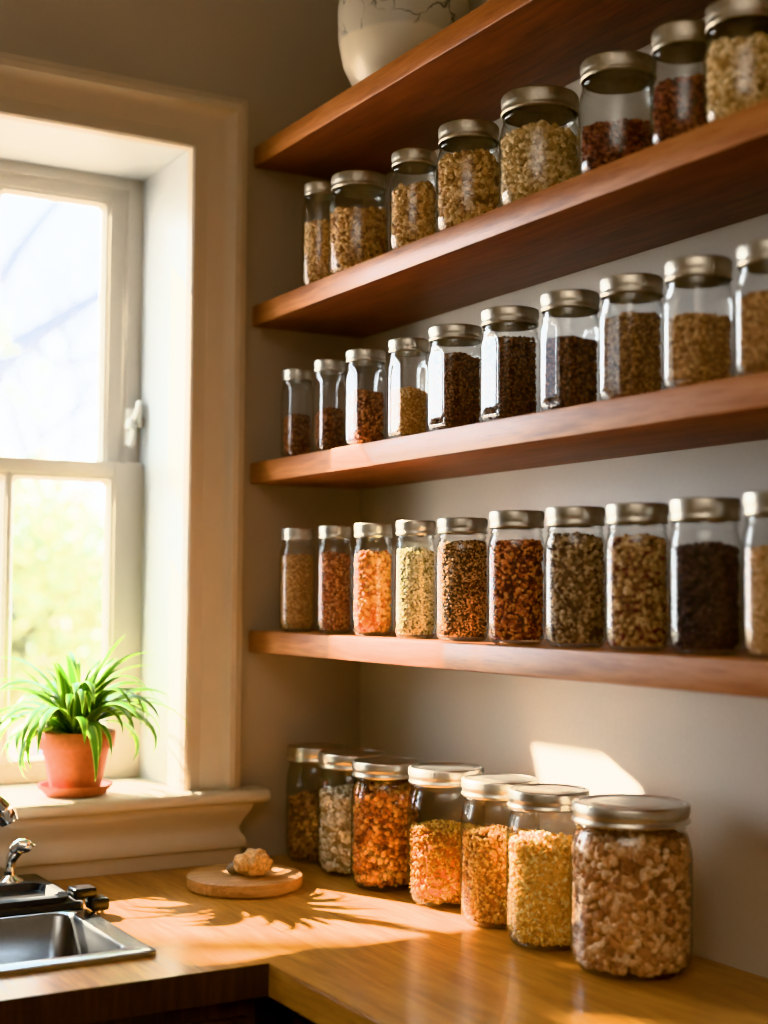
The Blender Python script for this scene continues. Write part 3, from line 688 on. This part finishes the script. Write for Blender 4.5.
def blades():
    R = random.Random(11); bm = bmesh.new(); uvl = bm.loops.layers.uv.new('UVMap')
    n = 105
    for i in range(n):
        a = R.uniform(0, 2*PI) if i > 30 else 2*PI*i/31+R.uniform(-.1, .1)
        L = R.uniform(.14, .225); lift = R.uniform(.5, 1.42); droop = R.uniform(1.6, 3.6)
        if i % 5 == 0: lift = R.uniform(1.2, 1.5); droop = R.uniform(.5, 1.4); L *= .85
        w = R.uniform(.0072, .0115)
        p = Vector((.020*math.cos(a)*R.random(), .020*math.sin(a)*R.random(), .084)); th = lift; seg = 12
        prev = None; twist = R.uniform(-.5, .5)
        for k in range(seg+1):
            t = k/seg
            d = Vector((math.cos(a)*math.cos(th), math.sin(a)*math.cos(th), math.sin(th)))
            side = Vector((-math.sin(a), math.cos(a), 0)); nrm = side.cross(d)
            sd = (side*math.cos(twist*t)+nrm*math.sin(twist*t))
            ww = w*(min(1, .55+2.2*t))*(1-max(0, (t-.35)/.65)**1.8)+.0003
            # shallow channel along the middle
            cur = [bm.verts.new(p+sd*ww+nrm*-.18*ww), bm.verts.new(p+nrm*.0-nrm*.45*ww), bm.verts.new(p-sd*ww+nrm*-.18*ww)]
            if prev:
                for q, (u0, u1) in enumerate(((0., .5), (.5, 1.))):
                    f = bm.faces.new((prev[q], prev[q+1], cur[q+1], cur[q])); f.smooth = True
                    for lp, uv in zip(f.loops, ((u0, t), (u1, t), (u1, t), (u0, t))): lp[uvl].uv = uv
            prev = cur
            p = p+d*(L/seg); th -= droop/seg*(.35+1.3*t)
            # keep blades off the window and inside the opening
            if p.y+py > .18: p.y = .18-py
            if p.x+px > XR-.02 and p.y+py > -.03: p.x = XR-.02-px
    return from_bm('foliage', bm, M['blade'], pl, norm=False)
blades()

# ------------------------------------------------------------------ sink, tap, tray, clip
sk = empty('kitchen_sink', (-.92, -.28, ZC), 'stainless steel drop-in sink with a dark raised back ledge', 'sink')
def sloc(L, z): return [(x+.92, y+.28, z-ZC) for x, y in L]
bm = bmesh.new(); RX1 = -.600
loft(bm, [sloc(rrect(-1.25, RX1, -.555, -.2755, .012), ZC+.0005), sloc(rrect(-1.25, RX1, -.555, -.2755, .012), ZC+.006), sloc(rrect(-1.248, RX1-.003, -.552, -.2765, .012), ZC+.008),
          sloc(rrect(-1.225, SX1-.001, -.524, -.283, .022), ZC+.0065), sloc(rrect(-1.222, SX1-.004, -.521, -.286, .022), ZC+.002), sloc(rrect(-1.214, SX1-.010, -.513, -.290, .024), ZC-.06),
          sloc(rrect(-1.205, SX1-.020, -.503, -.297, .035), ZC-.135), sloc(rrect(-1.18, SX1-.045, -.478, -.318, .035), ZC-.155)], False, True)
o = sharp(from_bm('bowl', bm, M['steel'], sk), 50)
bm = bmesh.new()
lx0, lx1, ly0, ly1 = -1.25, -.602, -.274, -.036
loft(bm, [sloc(rrect(lx0, lx1, ly0, ly1, .008), ZC+.0005), sloc(rrect(lx0, lx1, ly0, ly1, .008), ZC+.013), sloc(rrect(lx0+.003, lx1-.003, ly0+.003, ly1-.003, .008), ZC+.016)], False, True)
sharp(from_bm('back_ledge', bm, M['tray'], sk), 40)
ty = empty('soap_tray', (-.72, -.205, ZC+.0165), 'shallow charcoal soap tray on the ledge behind the sink bowl', 'tray')
bm = bmesh.new()
tl = lambda x0, x1, y0, y1, r, z: [(x+.72, y+.205, z) for x, y in rrect(x0, x1, y0, y1, r)]
loft(bm, [tl(-.86, -.622, -.268, -.150, .02, 0), tl(-.862, -.618, -.270, -.148, .021, .008), tl(-.858, -.622, -.266, -.152, .02, .0105), tl(-.850, -.632, -.258, -.160, .02, .010), tl(-.845, -.637, -.253, -.165, .018, .001)], True, True)
o = sharp(from_bm('tray_dish', bm, [M['tray'], M['black']], ty), 45)
for q in o.data.polygons:
    ins = -.8465 < q.center.x-.72 < -.635 and -.2545 < q.center.y-.205 < -.163
    if ins: q.material_index = 1  # well coloured black so the dish reads as a deeper, shaded recess
# black clip hooked on the right end of the ledge
ck = empty('black_sink_clip', (-.600, -.290, ZC-.004), 'small black plastic clip with a chrome foot at the sink corner', 'clip')
bm = bmesh.new(); add_box(bm, -.028, .006, -.012, .022, .030, .044, .004, 3); add_box(bm, -.006, .022, -.022, .010, .012, .030, .005, 3); add_box(bm, -.022, -.008, .000, .020, .026, .032, .002)
sharp(from_bm('clip_body', bm, M['black'], ck), 40)
bm = bmesh.new(); tube(bm, [(.014, -.006, .001), (.014, -.006, .013)], .0075, 16); tube(bm, [(.005, -.012, .009), (.005, -.012, .013)], .006, 12); sharp(from_bm('clip_foot', bm, M['chrome'], ck), 40)
# tap: body left of the frame, arched spout reaching right
tp = empty('chrome_tap', (-.83, -.105, ZC+.0162), 'polished chrome tap whose arched spout ends at the left picture edge', 'tap')
bm = bmesh.new(); lathe(bm, [(.026, .0005), (.027, .004), (.022, .010), (.017, .018), (.0155, .05), (.017, .075), (.013, .085), (0, .088)], 32, None, True, False); from_bm('tap_body', bm, M['chrome'], tp, smooth=True, norm=False)
bm = bmesh.new()
ctl = [(0, 0, .07), (.03, -.008, .118), (.08, -.02, .140), (.125, -.03, .134), (.147, -.035, .116)]
pts = curve_pts(ctl, 8); rad = [.0105+.0025*(i/len(pts)) for i in range(len(pts))]
tube(bm, pts, rad, 20); from_bm('spout', bm, M['chrome'], tp, smooth=True)
bm = bmesh.new(); tube(bm, [(.1465, -.035, .117), (.1485, -.0355, .111), (.152, -.0362, .100), (.153, -.0364, .098)], [.0135, .0152, .0152, .013], 20); sharp(from_bm('aerator', bm, M['chrome'], tp), 40)
# side sprayer / soap pump
sd = empty('chrome_soap_dispenser', (-.660, -.092, ZC+.0165), 'small chrome soap pump with a curved neck on the sink ledge', 'soap dispenser')
bm = bmesh.new(); lathe(bm, [(.020, 0), (.0215, .002), (.019, .005), (.012, .008), (.0095, .012)], 28, None, True, True); from_bm('flange', bm, M['chrome'], sd, smooth=True, norm=False)
bm = bmesh.new(); tube(bm, curve_pts([(0, 0, .008), (-.001, 0, .022), (.002, -.001, .036), (.011, -.004, .049)], 6), [.0095]*6+[.0085]*6+[.009]*6+[.010], 18); from_bm('neck', bm, M['chrome'], sd, smooth=True)
bm = bmesh.new(); tube(bm, curve_pts([(.002, -.001, .045), (.009, -.004, .0535), (.018, -.008, .055), (.026, -.012, .052), (.029, -.0135, .049)], 5), [.006]+[.0105]*6+[.0115]*7+[.009]*6+[.004], 18); from_bm('pump_head', bm, M['chrome'], sd, smooth=True)

# ------------------------------------------------------------------ round board with an oat ball
bx, by = -.3285, -.222
bm = bmesh.new(); lathe(bm, [(.086, 0), (.0895, .003), (.0905, .011), (.0895, .019), (.086, .0215), (0, .0215)], 72, None, True, False)
b = sharp(from_bm('round_board', bm, M['board'], None, (bx, by, ZC+.0005), norm=False), 40)
tag(b, 'small round wooden board lying on the worktop near the sill', 'board')
zb2 = ZC+.0222
def lump(r, sq, seed, amp, sub=4):
    bm = bmesh.new(); bmesh.ops.create_icosphere(bm, subdivisions=sub, radius=1.)
    R = np.random.default_rng(seed); D = R.normal(size=(52, 3)); D /= np.linalg.norm(D, axis=1)[:, None]
    for v in bm.verts:
        d = np.array(v.co[:]); k = np.max(D@d); s = 1+amp*(max(0, (k-.955))/.045)
        v.co = Vector((d[0]*r*sq[0]*s, d[1]*r*sq[1]*s, d[2]*r*sq[2]*s))
    mz = min(v.co.z for v in bm.verts); bmesh.ops.translate(bm, verts=bm.verts, vec=(0, 0, -mz)); return bm
o = from_bm('oat_ball', lump(.0245, (1.05, .95, .72), 3, .26), M['cookie'], None, (-.3285, -.252, zb2), smooth=True)
tag(o, 'knobbly golden oat ball resting on the round board', 'oat ball')
o = from_bm('hazelnut', lump(.012, (1.2, .8, .75), 5, .05, 3), M['greynut'], None, (-.345, -.222, zb2), smooth=True)
tag(o, 'small greyish nut touching the oat ball on the board', 'nut')

# ------------------------------------------------------------------ outdoors
g = box('ground', -14, 22, .4, 40, -.65, -.6, M['grass']); struct(g)
def leaves(bm, R, cen, rad, n, size):
    for i in range(n):
        d = Vector((R.gauss(0, 1), R.gauss(0, 1), R.gauss(0, 1))).normalized()*(R.random()**.4)
        p = Vector(cen)+Vector((d.x*rad[0], d.y*rad[1], d.z*rad[2]))
        a = Vector((R.gauss(0, 1), R.gauss(0, 1), R.gauss(0, 1))).normalized(); b = a.orthogonal().normalized(); s = size*R.uniform(.6, 1.3)
        bm.faces.new([bm.verts.new(p+a*s), bm.verts.new(p+b*s*.5), bm.verts.new(p-a*s), bm.verts.new(p-b*s*.5)])
R = random.Random(5)
def shrub(x, y, w, h, label, n=1500):
    r = empty('garden_shrub', (x, y, -.6), label, 'shrub', 'shrubs outside the window')
    bm = bmesh.new()
    for k in range(5): leaves(bm, R, (R.uniform(-w*.5, w*.5), R.uniform(-.3, .3), R.uniform(.4, .8)*h), (w*.45, w*.4, h*.30), n//5, .06)
    from_bm('foliage', bm, M['hedge'], r, norm=False)
    bm = bmesh.new()
    for k in range(5):
        a = 2*PI*k/5; tube(bm, curve_pts([(.05*math.cos(a), .05*math.sin(a), 0), (.15*math.cos(a), .15*math.sin(a), h*.4), (.3*math.cos(a)*w, .3*math.sin(a)*w, h*.75)], 4), [.03-.002*i for i in range(9)], 6)
    from_bm('stem', bm, M['bark'], r, smooth=True)
shrub(1.0, 6.6, 1.3, 2.65, 'blurred yellow green shrub seen through the lower right pane', 4200)
shrub(3.2, 8.6, 1.5, 2.6, 'blurred pale green shrub further back at the right of the panes', 2500)
# added unseen tree: leaf slabs shaped to block sun at the upper left panes
bt = empty('sun_blocker_tree', (-3.3, 3.2, -.6), 'added unseen leafy tree outside to the left, blocking sun at the window', 'tree')
bm = bmesh.new(); tube(bm, curve_pts([(0, 0, 0), (.03, 0, 1.4), (-.02, 0, 2.8), (.1, 0, 4.0), (.25, 0, 5.0)], 6), [.16-.004*i for i in range(25)], 10)
for (ex, ez, sz) in ((1.35, 4.45, 3.4), (1.2, 4.9, 3.9), (-1.2, 4.8, 3.6), (.6, 5.6, 4.4), (-.6, 5.5, 4.3)):
    tube(bm, curve_pts([(.03, 0, sz), (ex*.5, 0, (sz+ez)/2+.1), (ex, 0, ez)], 6), [.06-.003*i for i in range(13)], 7)
from_bm('trunk_and_boughs', bm, M['bark'], bt, smooth=True)
bm = bmesh.new()
def leafbox(x0, x1, y0, y1, z0, z1, n, size):
    for i in range(n):
        p = Vector((R.uniform(x0, x1)+3.3, R.uniform(y0, y1)-3.2, R.uniform(z0, z1)+.6))
        a = Vector((R.gauss(0, 1), R.gauss(0, 1), R.gauss(0, 1))).normalized(); b = a.orthogonal().normalized(); q = size*R.uniform(.7, 1.3)
        bm.faces.new([bm.verts.new(p+a*q), bm.verts.new(p+b*q*.55), bm.verts.new(p-a*q), bm.verts.new(p-b*q*.55)])
leafbox(-3.3, -1.84, 2.96, 3.04, 3.76, 4.7, 2600, .065)  # slabs of leaves cut to the sun's path, keeping light off the left
leafbox(-3.2, -2.13, 2.97, 3.03, 3.22, 3.78, 2600, .04)
leafbox(-2.7, -1.56, 2.98, 3.02, 3.70, 3.78, 1500, .03)
for k in range(9): leaves(bm, R, (R.uniform(-1.9, -.5), R.uniform(-.5, .7), R.uniform(5.2, 6.2)), (.7, .6, .4), 260, .09)
from_bm('foliage', bm, M['hedge'], bt, norm=False)
tr = empty('garden_tree', (2.9, 11.5, -.6), 'bare branched tree blurred against the bright sky outside', 'tree')
bm = bmesh.new()
def branch(p, d, L, r, dep):
    pts = [Vector(p)]; dd = Vector(d).normalized()
    for k in range(5):
        dd = (dd+Vector((R.uniform(-.18, .18), R.uniform(-.18, .18), R.uniform(-.08, .16)))).normalized(); pts.append(pts[-1]+dd*L/5)
    tube(bm, pts, [r*(1-.12*k) for k in range(6)], 6)
    if dep:
        for k in range(3 if dep < 3 else 5):
            q = pts[R.randint(2, 5)]; nd = (dd+Vector((R.uniform(-.9, .9), R.uniform(-.5, .5), R.uniform(-.3, .6)))).normalized(); branch(q, nd, L*R.uniform(.55, .8), r*.5, dep-1)
branch((0, 0, 0), (-.05, 0, 1), 3.0, .10, 0)
for d in ((-.8, -.2, .55), (-.5, .1, .9), (.1, -.3, 1), (.7, .1, .7), (-.9, .1, .25), (-.3, -.2, .7)):
    branch((0, 0, R.uniform(1.9, 2.9)), d, R.uniform(1.3, 2.0), .05, 3)
T0 = Vector((2.9, 11.5, -.6))
def limb(P, r): tube(bm, curve_pts([(p[0]*1.42+1.82*.1-T0.x+.28, 11.5-T0.y, (p[1]-1.3675)*1.342+1.3675+.6) for p in P], 5), [r*(1-.6*i/(5*(len(P)-1))) for i in range(5*(len(P)-1)+1)], 8)
limb([(1.30, 2.9), (1.50, 3.16), (1.77, 3.37), (1.99, 3.54), (2.24, 3.72), (2.5, 4.0)], .13)
limb([(1.36, 3.6), (1.48, 3.86), (1.75, 4.26), (1.9, 4.36)], .09)
limb([(1.50, 3.16), (1.62, 3.16), (1.8, 3.05), (2.2, 3.2)], .07)
from_bm('trunk_and_branches', bm, M['bark'], tr, smooth=True)
bm = bmesh.new()
for k in range(10): leaves(bm, R, (R.uniform(-2.2, 1.4), R.uniform(-.6, .6), R.uniform(2.6, 5.2)), (.35, .35, .25), 26, .05)
from_bm('foliage', bm, M['treeleaf'], tr, norm=False)

# ------------------------------------------------------------------ light
w = bpy.data.worlds.new('World'); scn.world = w; w.use_nodes = True; t = w.node_tree; t.nodes.clear()
wo = N(t, 'ShaderNodeOutputWorld'); bg = N(t, 'ShaderNodeBackground'); t.links.new(bg.outputs[0], wo.inputs[0])
tc = N(t, 'ShaderNodeTexCoord'); sp = N(t, 'ShaderNodeSeparateXYZ'); t.links.new(tc.outputs['Generated'], sp.inputs[0])
r = ramp(t, [(.0, (.90, .94, .96)), (.06, (.96, .98, 1.)), (.3, (.86, .94, 1.)), (1., (.60, .80, 1.))]); t.links.new(sp.outputs[2], r.inputs[0])
t.links.new(r.outputs[0], bg.inputs[0]); bg.inputs[1].default_value = 8.5
def lamp(name, typ, loc, direction, energy, color, **kw):
    L = bpy.data.lights.new(name, typ); L.energy = energy; L.color = color
    for k, v2 in kw.items(): setattr(L, k, v2)
    o = bpy.data.objects.new(name, L); C.objects.link(o); o.location = loc
    o.rotation_euler = Vector(direction).to_track_quat('-Z', 'Y').to_euler(); return o
lamp('sun', 'SUN', (-3, 6, 5), (.325, -.753, -.570), 48., (1., .88, .68), angle=math.radians(.8))
p = lamp('window_portal', 'AREA', ((XL+XR)/2, .29, (ZS+ZT)/2), (0, -1, 0), 1., (1, 1, 1), shape='RECTANGLE', size=XR-XL, size_y=ZT-ZS); p.data.cycles.is_portal = True
lamp('room_fill', 'AREA', (-2.0, -2.7, 2.2), (0, 0, 1), 30., (1., .95, .90), shape='RECTANGLE', size=1.4, size_y=1.2)  # added upward fill bounced off the ceiling; no real lamp stands here

# added narrow beam without a real source: makes a bright patch on the jar wall
rs_d = Vector((.9, -.88, -.4)).normalized()
rs = lamp('wall_patch_beam', 'AREA', Vector((0, -.665, 1.082))-rs_d*3., rs_d, .9, (1., .92, .78), shape='RECTANGLE', size=.165, size_y=.105, spread=math.radians(.5))
ex = (Vector((0, 1, 0))-rs_d*rs_d.y).normalized(); ez = -rs_d; ey = ez.cross(ex)
rs.rotation_euler = Matrix(((ex.x, ey.x, ez.x), (ex.y, ey.y, ez.y), (ex.z, ey.z, ez.z))).to_euler()

# ------------------------------------------------------------------ camera
cam = bpy.data.cameras.new('camera'); co = bpy.data.objects.new('camera', cam); C.objects.link(co)
fw = Vector((.50312374, .86230164, .05746638)); rt = Vector((.86353233, -.50425531, .00620481)); up = Vector((-.03432814, -.04650229, .99832816))
co.matrix_world = Matrix(((rt.x, up.x, -fw.x, -1.27582395), (rt.y, up.y, -fw.y, -2.26880978), (rt.z, up.z, -fw.z, 1.36749987), (0, 0, 0, 1)))
cam.sensor_fit = 'VERTICAL'; cam.sensor_height = 36.; cam.lens = 1422.87/1024*36
cam.dof.use_dof = True; cam.dof.focus_distance = 2.0; cam.dof.aperture_fstop = 2.3
cam.clip_start = .05
scn.camera = co
scn.view_settings.view_transform = 'Khronos PBR Neutral'
scn.view_settings.exposure = .92
scn.cycles.use_denoising = True
scn.cycles.max_bounces = 10; scn.cycles.transparent_max_bounces = 24; scn.cycles.glossy_bounces = 6
scn.cycles.sample_clamp_indirect = 6.
